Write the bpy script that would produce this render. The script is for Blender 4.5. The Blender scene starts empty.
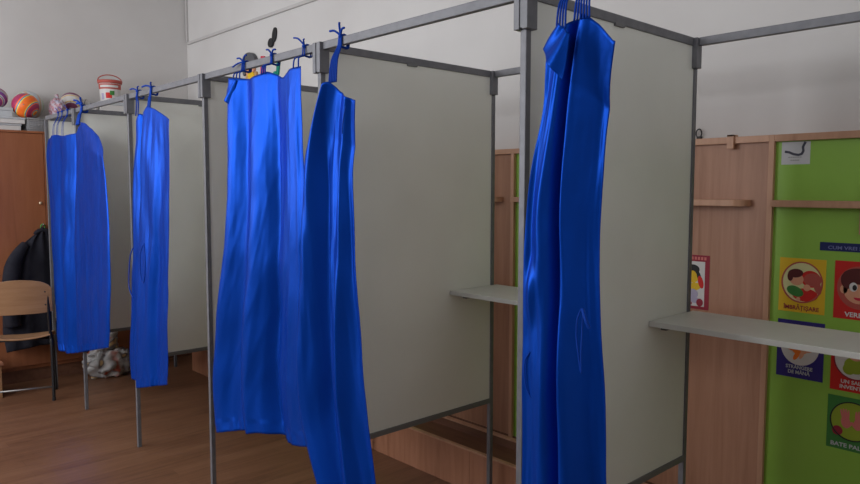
import bpy, bmesh, math, random
from mathutils import Vector, Matrix, noise
random.seed(4)
sc = bpy.context.scene
C = sc.collection
PI = math.pi

# ------------------------------------------------------------------ materials
def mat(name, col, rough=.5, spec=.5, metal=0., build=None, **kw):
    m = bpy.data.materials.new(name); m.use_nodes = True
    nt = m.node_tree; b = nt.nodes['Principled BSDF']
    b.inputs['Base Color'].default_value = (*col, 1)
    b.inputs['Roughness'].default_value = rough
    b.inputs['Specular IOR Level'].default_value = spec
    b.inputs['Metallic'].default_value = metal
    for k, v in kw.items(): b.inputs[k.replace('_', ' ')].default_value = v
    if build: build(nt, b)
    return m

def N(nt, t, **kw):
    n = nt.nodes.new(t)
    for k, v in kw.items(): setattr(n, k, v)
    return n

def coords(nt, scale):
    tc = N(nt, 'ShaderNodeTexCoord'); mp = N(nt, 'ShaderNodeMapping')
    mp.inputs['Scale'].default_value = scale
    nt.links.new(tc.outputs['Object'], mp.inputs['Vector'])
    return mp.outputs['Vector']

def ramp(nt, fac, stops):
    r = N(nt, 'ShaderNodeValToRGB'); e = r.color_ramp.elements
    while len(e) < len(stops): e.new(.5)
    for q, (p, c) in zip(e, stops): q.position = p; q.color = (*c, 1)
    nt.links.new(fac, r.inputs['Fac']); return r.outputs['Color']

def noise_tex(nt, vec, scale, detail=4, rough=.55, dist=0):
    n = N(nt, 'ShaderNodeTexNoise')
    n.inputs['Scale'].default_value = scale; n.inputs['Detail'].default_value = detail
    n.inputs['Roughness'].default_value = rough; n.inputs['Distortion'].default_value = dist
    if vec is not None: nt.links.new(vec, n.inputs['Vector'])
    return n.outputs['Fac']

def bump(nt, b, h, strength, dist=.002):
    bp = N(nt, 'ShaderNodeBump'); bp.inputs['Strength'].default_value = strength
    bp.inputs['Distance'].default_value = dist
    nt.links.new(h, bp.inputs['Height']); nt.links.new(bp.outputs['Normal'], b.inputs['Normal'])

def grain(scale, c0, c1, c2):
    def f(nt, b):
        v = coords(nt, scale); n = noise_tex(nt, v, 1, 6, .6, .6)
        nt.links.new(ramp(nt, n, [(.25, c0), (.5, c1), (.75, c2)]), b.inputs['Base Color'])
        bump(nt, b, n, .08, .001)
    return f

def mottled(c0, c1, scale=3, bs=.05, bscale=60):
    def f(nt, b):
        v = coords(nt, (1, 1, 1)); n = noise_tex(nt, v, scale, 5, .5)
        nt.links.new(ramp(nt, n, [(.35, c0), (.65, c1)]), b.inputs['Base Color'])
        bump(nt, b, noise_tex(nt, v, bscale, 3), bs, .002)
    return f

def floor_build(nt, b):
    tc = N(nt, 'ShaderNodeTexCoord'); mp = N(nt, 'ShaderNodeMapping')
    mp.inputs['Rotation'].default_value = (0, 0, PI / 2)
    nt.links.new(tc.outputs['Object'], mp.inputs['Vector'])
    br = N(nt, 'ShaderNodeTexBrick')
    br.inputs['Color1'].default_value = (.25, .25, .25, 1); br.inputs['Color2'].default_value = (.75, .75, .75, 1)
    br.inputs['Mortar'].default_value = (.1, .1, .1, 1)
    br.inputs['Scale'].default_value = 1; br.inputs['Mortar Size'].default_value = .0012
    br.inputs['Brick Width'].default_value = 1.1; br.inputs['Row Height'].default_value = .095
    nt.links.new(mp.outputs['Vector'], br.inputs['Vector'])
    v = coords(nt, (22, 1.6, 1)); n = noise_tex(nt, v, 1.6, 7, .62, .8)
    mx = N(nt, 'ShaderNodeMix'); mx.data_type = 'RGBA'; mx.inputs[0].default_value = .32
    nt.links.new(n, mx.inputs[6]); nt.links.new(br.outputs['Color'], mx.inputs[7])
    nt.links.new(ramp(nt, mx.outputs[2], [(.2, (.07, .030, .015)), (.45, (.18, .083, .044)), (.75, (.25, .125, .069))]), b.inputs['Base Color'])
    bump(nt, b, mx.outputs[2], .1, .001)

def satin_build(nt, b):
    v = coords(nt, (1, 1, 1))
    # fine weave and soft crumpling of the cloth
    n1 = noise_tex(nt, coords(nt, (60, 60, 9)), 1, 3)
    n2 = noise_tex(nt, v, 16, 3, .5, .3)
    ad = N(nt, 'ShaderNodeMath'); ad.operation = 'ADD'
    ml = N(nt, 'ShaderNodeMath'); ml.operation = 'MULTIPLY'; ml.inputs[1].default_value = .22
    nt.links.new(n1, ml.inputs[0]); nt.links.new(ml.outputs[0], ad.inputs[0]); nt.links.new(n2, ad.inputs[1])
    bump(nt, b, ad.outputs[0], .22, .005)

M = {}
M['wall'] = mat('white_painted_plaster', (.60, .57, .55), .85, .25, build=mottled((.59, .565, .55), (.64, .62, .605), 1.3, .12, 45))
M['ceiling'] = mat('white_ceiling_paint', (.75, .74, .72), .9, .2, build=mottled((.73, .72, .70), (.77, .76, .74), 2))
M['floor'] = mat('brown_wood_laminate', (.2, .1, .06), .38, .4, build=floor_build)
M['trunk'] = mat('pale_grey_trunking', (.5, .48, .47), .6)
M['alu'] = mat('brushed_grey_aluminium', (.24, .24, .26), .45, .4, .2, build=mottled((.15, .15, .165), (.18, .18, .195), 30, .03, 300))
M['aludark'] = mat('grey_plastic_bracket', (.17, .17, .175), .5, .5, .1)
M['panel'] = mat('cream_grey_laminate_panel', (.7, .7, .65), .3, .35, build=mottled((.75, .75, .70), (.80, .80, .75), 2.5, .02, 20))
M['desk'] = mat('off_white_laminate', (.62, .62, .58), .4, .4, build=mottled((.60, .60, .56), (.64, .64, .60), 8, .02, 60))
M['beech'] = mat('brown_beech_laminate', (.3, .15, .09), .45, .4, build=grain((30, 30, 1.6), (.31, .145, .082), (.40, .20, .12), (.46, .24, .15)))
M['edge'] = mat('light_beech_edge', (.5, .3, .18), .45, .4, build=grain((25, 25, 3), (.45, .235, .14), (.53, .29, .18), (.58, .33, .21)))
M['bench'] = mat('reddish_beech_board', (.4, .2, .1), .45, .4, build=grain((22, 22, 2), (.30, .125, .065), (.40, .18, .10), (.46, .215, .125)))
M['trough'] = mat('brown_inner_board', (.2, .09, .05), .6, .3, build=grain((2, 22, 22), (.14, .06, .035), (.19, .085, .05), (.23, .105, .06)))
M['orange_wood'] = mat('orange_brown_veneer', (.4, .15, .06), .45, .4, build=grain((18, 18, 1.4), (.24, .08, .032), (.30, .105, .045), (.35, .13, .057)))
M['green'] = mat('lime_green_laminate', (.19, .42, .06), .38, .4, build=mottled((.27, .50, .06), (.30, .54, .075), 2, .02, 40))
M['satin'] = mat('royal_blue_satin', (.003, .054, .40), .38, .5, .5, build=satin_build, Specular_Tint=(.12, .3, 1, 1))
M['tie'] = mat('royal_blue_ribbon', (.003, .045, .34), .6, .12)
M['ply'] = mat('varnished_birch_plywood', (.5, .3, .15), .4, .4, build=grain((3, 3, 30), (.29, .15, .068), (.36, .195, .095), (.41, .23, .12)))
M['black_metal'] = mat('black_painted_steel', (.02, .02, .022), .4, .5, .3)
M['steel'] = mat('worn_grey_steel', (.28, .27, .26), .4, .5, .7)
M['navy'] = mat('dark_navy_cloth', (.014, .014, .02), .85, .2, build=mottled((.011, .011, .017), (.02, .02, .028), 12, .3, 90))
M['knob'] = mat('pale_brass_knob', (.6, .5, .35), .35, .5, .6)

def flat(name, c, rough=.55): 
    if name not in M: M[name] = mat(name, c, rough, .35)
    return M[name]
for nm, c in dict(white=(.72, .72, .70), paper=(.62, .62, .64), black=(.018, .018, .02), yellow=(.78, .50, .02), red=(.62, .02, .015),
                  navyblue=(.03, .02, .19), leaf=(.05, .22, .045), maroon=(.30, .02, .04), skin=(.75, .36, .22), cream=(.72, .70, .35),
                  hair=(.10, .015, .015), crimson=(.60, .02, .06), orange=(.85, .20, .02), skyblue=(.03, .22, .50), teal=(.0, .22, .16),
                  pink=(.65, .18, .16), palegrey=(.50, .52, .54), lavender=(.42, .38, .52), olive=(.30, .40, .03), ink=(.06, .06, .09),
                  purple=(.16, .03, .16), palegreen=(.45, .55, .30), banner=(.012, .02, .12), bannertext=(.18, .20, .42), grey=(.30, .30, .31), darkgrey=(.10, .10, .11),
                  tan=(.55, .33, .14), coral=(.46, .09, .07), softwhite=(.66, .64, .62)).items():
    flat(nm, c)

# ------------------------------------------------------------------ mesh collector
class MB:
    def __init__(s): s.v = []; s.f = []; s.m = []
    def add(s, vs, fs, mi=0):
        o = len(s.v); s.v += [tuple(v) for v in vs]; s.f += [tuple(o + i for i in f) for f in fs]; s.m += [mi] * len(fs); return s
    def box(s, a, b, mi=0):
        x0, y0, z0 = [min(p, q) for p, q in zip(a, b)]; x1, y1, z1 = [max(p, q) for p, q in zip(a, b)]
        v = [(x0, y0, z0), (x1, y0, z0), (x1, y1, z0), (x0, y1, z0), (x0, y0, z1), (x1, y0, z1), (x1, y1, z1), (x0, y1, z1)]
        return s.add(v, [(0, 3, 2, 1), (4, 5, 6, 7), (0, 1, 5, 4), (1, 2, 6, 5), (2, 3, 7, 6), (3, 0, 4, 7)], mi)
    def tube(s, pts, r, n=8, mi=0, closed=False):
        P = [Vector(p) for p in pts]; L = len(P); rr = r if isinstance(r, (list, tuple)) else [r] * L
        vs = []; up = None
        for i in range(L):
            d = (P[(i + 1) % L] - P[i - 1]) if closed else (P[min(i + 1, L - 1)] - P[max(i - 1, 0)])
            if d.length < 1e-9: d = Vector((0, 0, 1))
            d.normalize()
            if up is None: up = d.orthogonal().normalized()
            up = (up - d * up.dot(d)); 
            if up.length < 1e-6: up = d.orthogonal()
            up.normalize(); w = d.cross(up)
            for k in range(n):
                a = 2 * PI * k / n; vs.append(P[i] + (up * math.cos(a) + w * math.sin(a)) * rr[i])
        fs = []
        for i in range(L if closed else L - 1):
            j = (i + 1) % L
            for k in range(n):
                k2 = (k + 1) % n; fs.append((i * n + k, i * n + k2, j * n + k2, j * n + k))
        if not closed: fs += [tuple(range(n))[::-1], tuple((L - 1) * n + k for k in range(n))]
        return s.add(vs, fs, mi)
    def lathe(s, c, prof, n=32, mi=0, axis='z', cap=True):
        vs = []; c = Vector(c)
        for r, h in prof:
            for k in range(n):
                a = 2 * PI * k / n; x, y = r * math.cos(a), r * math.sin(a)
                vs.append(c + (Vector((x, y, h)) if axis == 'z' else Vector((h, x, y)) if axis == 'x' else Vector((x, h, y))))
        fs = []
        for i in range(len(prof) - 1):
            for k in range(n):
                k2 = (k + 1) % n; fs.append((i * n + k, i * n + k2, (i + 1) * n + k2, (i + 1) * n + k))
        if cap: fs += [tuple(range(n))[::-1], tuple((len(prof) - 1) * n + k for k in range(n))]
        return s.add(vs, fs, mi)
    def prism(s, poly, d0, d1, plane='xz', mi=0):
        # poly in the plane, pushed from d0 to d1 along the third axis
        def P(a, b, d): return (a, d, b) if plane == 'xz' else (d, a, b) if plane == 'yz' else (a, b, d)
        n = len(poly); vs = [P(a, b, d0) for a, b in poly] + [P(a, b, d1) for a, b in poly]
        fs = [tuple(range(n)), tuple(range(n, 2 * n))[::-1]] + [(i, i + n, (i + 1) % n + n, (i + 1) % n) for i in range(n)]
        return s.add(vs, fs, mi)

def obj(name, mb, m, parent=None, smooth=False, bevel=0, kind=None, label=None):
    me = bpy.data.meshes.new(name)
    off = Vector(parent['_w']) if parent is not None and '_w' in parent else Vector((0, 0, 0))
    me.from_pydata([Vector(v) - off for v in mb.v], [], mb.f)
    ms = m if isinstance(m, (list, tuple)) else [m]
    for q in ms: me.materials.append(M[q] if isinstance(q, str) else q)
    for p, i in zip(me.polygons, mb.m): p.material_index = i
    bm = bmesh.new(); bm.from_mesh(me); bmesh.ops.recalc_face_normals(bm, faces=bm.faces[:]); bm.to_mesh(me); bm.free()
    if smooth:
        for p in me.polygons: p.use_smooth = True
    o = bpy.data.objects.new(name, me); C.objects.link(o)
    if parent is not None:
        o.parent = parent; o['_w'] = tuple(off)
    if bevel:
        b = o.modifiers.new('bevel', 'BEVEL'); b.width = bevel; b.segments = 2; b.limit_method = 'ANGLE'
    if kind: o['kind'] = kind
    if label: o['label'] = label
    return o

def thing(name, loc, label, cat, group=None):
    o = bpy.data.objects.new(name, None); C.objects.link(o); o.location = loc; o.empty_display_size = .05
    o['_w'] = tuple(loc); o['label'] = label; o['category'] = cat
    if group: o['group'] = group
    return o

def tag(o, label, cat, group=None):
    o['label'] = label; o['category'] = cat
    if group: o['group'] = group
    return o

def struct(name, mb, m, parent=None, **kw):
    return obj(name, mb, m, parent, kind='structure', **kw)

def text(name, body, size, loc, m, parent, width=None, ext=.0004, bold=.0, label=None):
    """lettering standing on the XZ plane, facing -Y; loc = centre of the line"""
    cu = bpy.data.curves.new(name, 'FONT'); cu.body = body; cu.size = size; cu.align_x = 'CENTER'; cu.align_y = 'CENTER'
    cu.extrude = ext; cu.offset = bold; cu.resolution_u = 3
    t = bpy.data.objects.new(name, cu); C.objects.link(t)
    dg = bpy.context.evaluated_depsgraph_get(); me = bpy.data.meshes.new_from_object(t.evaluated_get(dg))
    bpy.data.objects.remove(t)
    xs = [v.co.x for v in me.vertices]; w = max(xs) - min(xs); sx = (width / w) if width else 1
    cx = (max(xs) + min(xs)) / 2
    ys = [v.co.y for v in me.vertices]; cy = (max(ys) + min(ys)) / 2
    off = Vector(parent['_w'])
    for v in me.vertices:
        v.co = Vector(((v.co.x - cx) * sx + loc[0], loc[1] - v.co.z, v.co.y - cy + loc[2])) - off
    me.materials.clear(); me.materials.append(M[m])
    o = bpy.data.objects.new(name, me); C.objects.link(o); o.parent = parent; o['_w'] = tuple(off)
    return o

# ------------------------------------------------------------------ setting
XL, XR, YB, YF, ZC = -5.2, 3.2, 1.40, -3.3, 3.25
struct('floor', MB().box((XL - .1, YF - .1, -.08), (XR + .1, YB + .1, 0)), 'floor')
struct('ceiling', MB().box((XL - .1, YF - .1, ZC), (XR + .1, YB + .1, ZC + .1)), 'ceiling')
struct('wall_back', MB().box((XL, YB, 0), (XR, YB + .1, ZC)), 'wall')
struct('wall_left', MB().box((XL - .1, YF - .1, 0), (XL, YB + .1, ZC)), 'wall')
struct('wall_right', MB().box((XR, YF - .1, 0), (XR + .1, YB + .1, 1.9)).box((XR, YF - .1, 3.1), (XR + .1, YB + .1, ZC)).box((XR, YF - .1, 1.9), (XR + .1, -2.6, 3.1)).box((XR, .6, 1.9), (XR + .1, YB + .1, 3.1)), 'wall')
WIN = [(-4.9, -3.4), (-2.9, -1.4), (-.9, .6)]
wz1 = 3.1; WZ = [1.15, 1.15, 2.2]
wf = MB(); xs = [XL] + [q for w in WIN for q in w] + [XR]
wf.box((XL, YF - .1, wz1), (XR, YF, ZC))
for i in range(0, len(xs), 2): wf.box((xs[i], YF - .1, 0), (xs[i + 1], YF, wz1))
for (a, b), z in zip(WIN, WZ): wf.box((a, YF - .1, 0), (b, YF, z))
struct('wall_front', wf, 'wall')
for i, (a, b) in enumerate(WIN):
    g = MB(); e = .06; wz0 = WZ[i]
    g.box((a, YF - .08, wz0), (a + e, YF - .03, wz1)); g.box((b - e, YF - .08, wz0), (b, YF - .03, wz1))
    g.box((a + e, YF - .08, wz0), (b - e, YF - .03, wz0 + e)); g.box((a + e, YF - .08, wz1 - e), (b - e, YF - .03, wz1))
    g.box(((a + b) / 2 - .03, YF - .08, wz0 + e), ((a + b) / 2 + .03, YF - .03, wz1 - e))
    struct('window_%d' % (i + 1), g, 'white')
g = MB(); a, b, e = -2.6, .6, .06  # unseen side window, added to brighten the divider panels and left wall
g.box((XR + .03, a, 1.9), (XR + .08, a + e, 3.1)).box((XR + .03, b - e, 1.9), (XR + .08, b, 3.1)).box((XR + .03, a + e, 1.9), (XR + .08, b - e, 1.96)).box((XR + .03, a + e, 3.04), (XR + .08, b - e, 3.1)).box((XR + .03, -1.03, 1.96), (XR + .08, -.97, 3.04))
struct('window_4', g, 'white')
# the thin cable trunking that runs along the back wall and up the room corner
struct('trim_1', MB().box((XL + .03, YB - .018, 2.80), (XR, YB, 2.825)), 'trunk', bevel=.003)
struct('trim_2', MB().box((XL + .012, YB - .018, 2.826), (XL + .035, YB, ZC)), 'trunk', bevel=.003)

# ------------------------------------------------------------------ polling booth frame
W, D, H, T = .94129, .908, 2.0, .0205
RH = .028
XK = {k: -W * k for k in range(-1, 5)}; XK[5] = -4.47
booth = thing('polling_booth_row', (-2, .46, 0), 'row of connected grey metal polling booths with cream panels standing on wooden floor', 'voting booth')
h = T / 2
for k in range(-1, 6):
    x = XK[k]
    for y in (0, D):
        obj('post', MB().box((x - h, y - h, 0), (x + h, y + h, H - RH)), 'alu', booth, bevel=.002)
        g = MB()
        q = .023
        if y == 0 and k == 5: continue
        if y == 0:
            g.box((x - q, y - q, H - .108), (x - .0045, y + q - .004, H - .001)); g.box((x + .0045, y - q, H - .108), (x + q, y + q - .004, H - .001))
            g.box((x - .0045, y - q + .003, H - .104), (x + .0045, y + q - .007, H - .004))
        else:
            g.box((x - h - .002, y - q, H - .104), (x + q, y + .012, H - .001))
        obj('corner_bracket', g, 'alu' , booth, bevel=.0015)
    s = MB().box((x - h, q, H - RH), (x + h, D - q, H)); obj('divider_rail', s, 'alu', booth, bevel=.002)
    obj('bottom_rail', MB().box((x - h, h, .500), (x + h, D - h, .522)), 'aludark', booth, bevel=.002)
    obj('divider_panel', MB().box((x - .005, h, .522), (x + .005, D - h, H - RH)), 'panel', booth)
    obj('rail_clip', MB().box((x - h - .003, .40, H - RH - .007), (x + h + .003, .45, H - RH + .004)), 'aludark', booth, bevel=.001)
for k in range(-1, 5):
    a, b = XK[k + 1], XK[k]
    obj('front_rail', MB().box((a + q, -h, H - RH), (b - q, h, H)), 'alu', booth, bevel=.002)
    obj('back_rail', MB().box((a + q, D - h, H - RH), (b - h, D + h, H)), 'alu', booth, bevel=.002)
    obj('writing_shelf', MB().box((a + .007, .640, 1.027), (b - .007, .94, 1.045)), 'desk', booth, bevel=.0015)
    for xx in (a + .0055, b - .0055 - .02):
        for yy in (.72, .885): obj('shelf_bracket', MB().box((xx, yy, 1.004), (xx + .02, yy + .028, 1.027)), 'aludark', booth)

# ------------------------------------------------------------------ blue satin curtains
CURT = {
 'C1':{'y': -0.04, 'top': [(0.111, 1.792), (0.131, 1.828), (0.155, 1.857), (0.18, 1.881), (0.197, 1.89), (0.217, 1.889), (0.25, 1.86), (0.285, 1.817)], 'left': [(0.111, 1.792), (0.104, 1.676), (0.092, 1.627), (0.077, 1.553), (0.065, 1.49), (0.057, 1.426), (0.051, 1.349), (0.05, 1.193), (0.051, 0.929), (0.051, 0.702), (0.052, 0.383)], 'right': [(0.289, 1.817), (0.254, 1.724), (0.237, 1.596), (0.229, 1.49), (0.223, 1.384), (0.226, 1.251), (0.235, 1.107), (0.247, 0.962), (0.26, 0.747), (0.277, 0.413)]},
 'C1f':{'y': -0.075, 'top': [(0.113, 1.818), (0.137, 1.846), (0.157, 1.87), (0.172, 1.859), (0.184, 1.845)], 'left': [(0.113, 1.818), (0.132, 1.797), (0.177, 1.737)], 'right': [(0.184, 1.845), (0.191, 1.782), (0.18, 1.737)]},
 'C2':{'y': -0.05, 'top': [(-0.886, 1.747), (-0.848, 1.792), (-0.812, 1.836), (-0.795, 1.841), (-0.766, 1.808), (-0.738, 1.793), (-0.698, 1.773)], 'left': [(-0.886, 1.747), (-0.938, 1.671), (-0.972, 1.59), (-0.98, 1.501), (-0.985, 1.286), (-0.998, 0.996), (-1.004, 0.77), (-1.0, 0.638), (-0.968, 0.558), (-0.93, 0.474), (-0.892, 0.407), (-0.831, 0.293)], 'right': [(-0.689, 1.772), (-0.714, 1.694), (-0.738, 1.54), (-0.734, 1.37), (-0.733, 1.257), (-0.715, 1.086), (-0.694, 0.885), (-0.673, 0.76), (-0.647, 0.592), (-0.626, 0.479), (-0.6, 0.334)]},
 'C3':{'y': -0.05, 'top': [(-1.539, 1.934), (-1.461, 1.926), (-1.354, 1.914), (-1.298, 1.923), (-1.252, 1.933), (-1.2, 1.915), (-1.142, 1.895), (-1.089, 1.924), (-1.024, 1.925)], 'left': [(-1.539, 1.934), (-1.537, 1.761), (-1.542, 1.658), (-1.56, 1.449), (-1.595, 1.252), (-1.652, 1.03), (-1.711, 0.799), (-1.741, 0.583), (-1.739, 0.423), (-1.72, 0.4)], 'right': [(-1.024, 1.925), (-1.022, 1.726), (-1.012, 1.439), (-1.009, 1.285), (-1.013, 0.957), (-1.005, 0.694), (-0.949, 0.526)], 'bottom': [(-1.72, 0.4), (-1.494, 0.455), (-1.283, 0.503), (-1.22, 0.501), (-1.13, 0.495), (-1.058, 0.499), (-0.949, 0.526)]},
 'C3f':{'y': -0.085, 'top': [(-1.503, 1.858), (-1.48, 1.904), (-1.453, 1.925), (-1.436, 1.919)], 'left': [(-1.503, 1.858), (-1.474, 1.843), (-1.44, 1.82)], 'right': [(-1.436, 1.919), (-1.43, 1.867), (-1.44, 1.82)]},
 'C4':{'y': -0.05, 'top': [(-2.615, 1.836), (-2.577, 1.875), (-2.497, 1.843), (-2.441, 1.864), (-2.399, 1.896), (-2.324, 1.875), (-2.181, 1.815)], 'left': [(-2.615, 1.836), (-2.642, 1.685), (-2.664, 1.51), (-2.69, 1.19), (-2.743, 0.911), (-2.792, 0.691), (-2.824, 0.498), (-2.816, 0.407)], 'right': [(-2.181, 1.815), (-2.194, 1.619), (-2.227, 1.216), (-2.256, 0.771), (-2.282, 0.484)], 'bottom': [(-2.816, 0.407), (-2.695, 0.415), (-2.609, 0.405), (-2.44, 0.446), (-2.282, 0.484)]},
 'C5':{'y': -0.075, 'top': [(-3.607, 1.822), (-3.541, 1.861), (-3.474, 1.888), (-3.363, 1.874), (-3.236, 1.83), (-3.134, 1.783)], 'left': [(-3.607, 1.822), (-3.607, 1.659), (-3.637, 1.407), (-3.668, 1.15), (-3.673, 0.76), (-3.673, 0.411)], 'right': [(-3.134, 1.783), (-2.972, 1.695), (-2.936, 1.555), (-2.906, 1.361), (-2.891, 1.183), (-2.893, 0.913), (-2.912, 0.712), (-2.951, 0.574)], 'bottom': [(-3.673, 0.411), (-3.485, 0.457), (-3.29, 0.497), (-3.107, 0.54)]},
 'C6':{'y': -0.045, 'top': [(-4.275, 1.819), (-4.21, 1.836), (-4.042, 1.843), (-3.93, 1.828), (-3.841, 1.824), (-3.711, 1.836), (-3.605, 1.861)], 'left': [(-4.275, 1.819), (-4.324, 1.737), (-4.327, 1.54), (-4.286, 1.292), (-4.263, 1.102), (-4.26, 0.759), (-4.25, 0.473), (-4.189, 0.382)], 'right': [(-3.605, 1.861), (-3.568, 1.659), (-3.557, 1.407), (-3.566, 1.154), (-3.59, 0.766), (-3.629, 0.421)], 'bottom': [(-4.189, 0.382), (-4.025, 0.366), (-3.823, 0.381), (-3.629, 0.421)]},
}
def pl(poly, key, u):
    """point on a polyline at fraction u of the chosen coordinate's travel"""
    a, b = poly[0][key], poly[-1][key]; t = a + (b - a) * u
    for p, q in zip(poly, poly[1:]):
        lo, hi = p[key], q[key]
        if (lo - t) * (hi - t) <= 0 and lo != hi:
            f = (t - lo) / (hi - lo); return Vector((p[0] + (q[0] - p[0]) * f, p[1] + (q[1] - p[1]) * f))
    return Vector(poly[-1]) if u > .5 else Vector(poly[0])

def smooth_poly(poly, key, n=48, it=3):
    P = [pl(poly, key, i / n) for i in range(n + 1)]
    for _ in range(it):
        P = [P[0]] + [(P[i - 1] + P[i] * 2 + P[i + 1]) / 4 for i in range(1, n)] + [P[-1]]
    return P

def samp(P, u):
    n = len(P) - 1; x = min(max(u, 0), 1) * n; i = min(int(x), n - 1); return P[i].lerp(P[i + 1], x - i)

def sheet(o, folds, waves=(), ramps=(), nx=110, nz=170, seed=0, hem=.0025, rip=.28, wd=None):
    """cloth between four border lines; folds = (path [(t, s)...], width, height towards -Y)"""
    L = smooth_poly(o['left'], 1); R = smooth_poly(o['right'], 1)
    bot = o.get('bottom') or [o['left'][-1], o['right'][-1]]
    T_ = smooth_poly(o['top'], 0, 60, 1); B = smooth_poly(bot, 0, 60, 2)
    T_[0] = L[0]; T_[-1] = R[0]; B[0] = L[-1]; B[-1] = R[-1]
    wd = wd or (R[len(R) // 2][0] - L[len(L) // 2][0]) / .45
    mb = MB(); y0 = o['y']; rnd = random.Random(seed); ph = [rnd.random() * 6.28 for _ in range(8)]
    def path(p, t):
        p = [q if len(q) > 2 else (*q, 1) for q in p]
        for a, b in zip(p, p[1:]):
            if t <= b[0]: 
                f = (t - a[0]) / max(1e-6, b[0] - a[0]); f = min(max(f, 0), 1); f = f * f * (3 - 2 * f)
                return [a[i] + (b[i] - a[i]) * f for i in range(1, len(a))]
        return list(p[-1][1:])
    ys = []
    for j in range(nz + 1):
        t = j / nz
        for i in range(nx + 1):
            s = i / nx
            P = samp(T_, s) * (1 - t) + samp(B, s) * t + samp(L, t) * (1 - s) + samp(R, t) * s
            P -= T_[0] * (1 - s) * (1 - t) + T_[-1] * s * (1 - t) + B[0] * (1 - s) * t + B[-1] * s * t
            y = 0
            for p, w, a in folds:
                q = path(p, t); c = q[0]; am = a * (q[1] if len(q) > 1 else 1)
                d = (s - c) / (w if not isinstance(w, tuple) else (w[0] if s < c else w[1]))
                y -= am * (.75 + .5 * t) * math.exp(-d * d)
            for s0, s1, am in ramps:
                f = min(max((s - s0) / (s1 - s0), 0), 1); y += am * f * f * (3 - 2 * f) * min(1, .3 + t / .15)
            for fr, am, dr in waves:
                y -= am * math.sin(2 * PI * (fr * s + dr * t) + ph[int(fr) % 8]) * (.25 + .75 * min(1, t / .25))
            # long tapering drapery folds, crisp in the valleys
            wf_ = wd * 7
            sk = s + .10 * (t - .3) * math.sin(seed * 2.3) + .03 * math.sin(3.1 * t + seed)
            n1 = noise.noise(Vector((sk * wf_, t * 1.1, seed * 7.7))); n2 = noise.noise(Vector((sk * wf_ * 2.3, t * 1.9, seed * 4.1 + 3)))
            n3 = noise.noise(Vector(((s + t * .55) * wf_ * 1.1, t * 2.2 - s * 1.5, seed * 2.9 + 20)))
            y -= rip * ((.5 - abs(n1)) * .030 + (.5 - abs(n2)) * .010 + max(0, .28 - abs(n3)) * .016) * (.35 + .65 * min(1, t / .2))
            y += (noise.noise(Vector((s * 5, t * 6, seed * 3.1))) * .008 + noise.noise(Vector((s * 14, t * 9, seed * 1.7 + 9))) * .003) * min(1, t / .1 + .3)
            # hem gathers
            if t > .965: y += hem * math.sin(s * 95 + 3 * math.sin(s * 17))
            wid = (R[0] - L[0]).length
            ys.append(y); mb.v.append([P.x, y0 + y, P.y])
    my = sum(ys) / len(ys)
    for v in mb.v: v[1] -= my * .7
    for j in range(nz):
        for i in range(nx):
            a = j * (nx + 1) + i; mb.f.append((a, a + 1, a + nx + 2, a + nx + 1)); mb.m.append(0)
    return mb

def flap(a, b, c_, d, n=24):
    a, b, c_, d = map(Vector, (a, b, c_, d)); g = MB()
    for j in range(n + 1):
        for i in range(n + 1):
            u, v = i / n, j / n; p = a.lerp(b, u).lerp(c_.lerp(d, u), v)
            p.y -= .016 * math.sin(PI * u) * (.4 + .6 * v) + .004 * math.sin(9 * u + 3 * v); g.v.append(p)
    g.f = [(j * (n + 1) + i, j * (n + 1) + i + 1, (j + 1) * (n + 1) + i + 1, (j + 1) * (n + 1) + i) for j in range(n) for i in range(n)]
    g.m = [0] * len(g.f); return g

def cloth(name, mb, parent):
    o = obj(name, mb, 'satin', parent, smooth=True)
    s = o.modifiers.new('thickness', 'SOLIDIFY'); s.thickness = .0016; s.offset = 0
    return o

def ribbon(pts, r=.0028):
    P = [Vector(p) for p in pts]; out = []
    for i in range(len(P) - 1):
        p0 = P[max(i - 1, 0)]; p1 = P[i]; p2 = P[i + 1]; p3 = P[min(i + 2, len(P) - 1)]
        for k in range(6):
            t = k / 6
            out.append(.5 * ((2 * p1) + (p2 - p0) * t + (2 * p0 - 5 * p1 + 4 * p2 - p3) * t * t + (3 * p1 - p0 - 3 * p2 + p3) * t ** 3))
    out.append(P[-1])
    return out

def tie(parent, x, z, y, n=2, spread=.02, ends=((-.03, .03), (.03, .02)), r=.0028, xr=None, drop=0):
    """ribbons from the cloth's top up and over the rail, knotted with loose ends above"""
    xr = x if xr is None else xr
    g = MB()
    for i in range(n):
        dx = (i / (n - 1) - .5) * spread if n > 1 else 0
        g.tube(ribbon([(x + dx, y, z - .008), (x + dx * .8, y * .7 - .01, (z + H) / 2 - .01), (xr + dx * .45, -h - .008, H - .035), (xr + dx * .3, -h - .004, H - .006),
                       (xr + dx * .3, -.004, H + .006), (xr + dx * .3, h + .005, H - .004), (xr + dx * .3, h + .006, H - .035), (xr + dx * .2, 0, H - RH - .008), (xr, -h - .006, H - RH - .006)]), r, 6)
    for ex, ez in ends:
        g.tube(ribbon([(xr, -h - .003, H + .003), (xr + ex * .5, -h - .012, H + ez * .65 + .006), (xr + ex, -h - .016, H + ez)]), r * 1.15, 6)
    g.lathe((xr, -h - .004, H - .001), [(.001, -.007), (.007, -.004), (.008, 0), (.007, .004), (.001, .007)], 10)
    return obj('tie_ribbon', g, 'tie', parent, smooth=True)

def strand(parent, pts, r=.0022):
    return obj('loose_string', MB().tube(ribbon(pts), r, 6), 'tie', parent, smooth=True)

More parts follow.
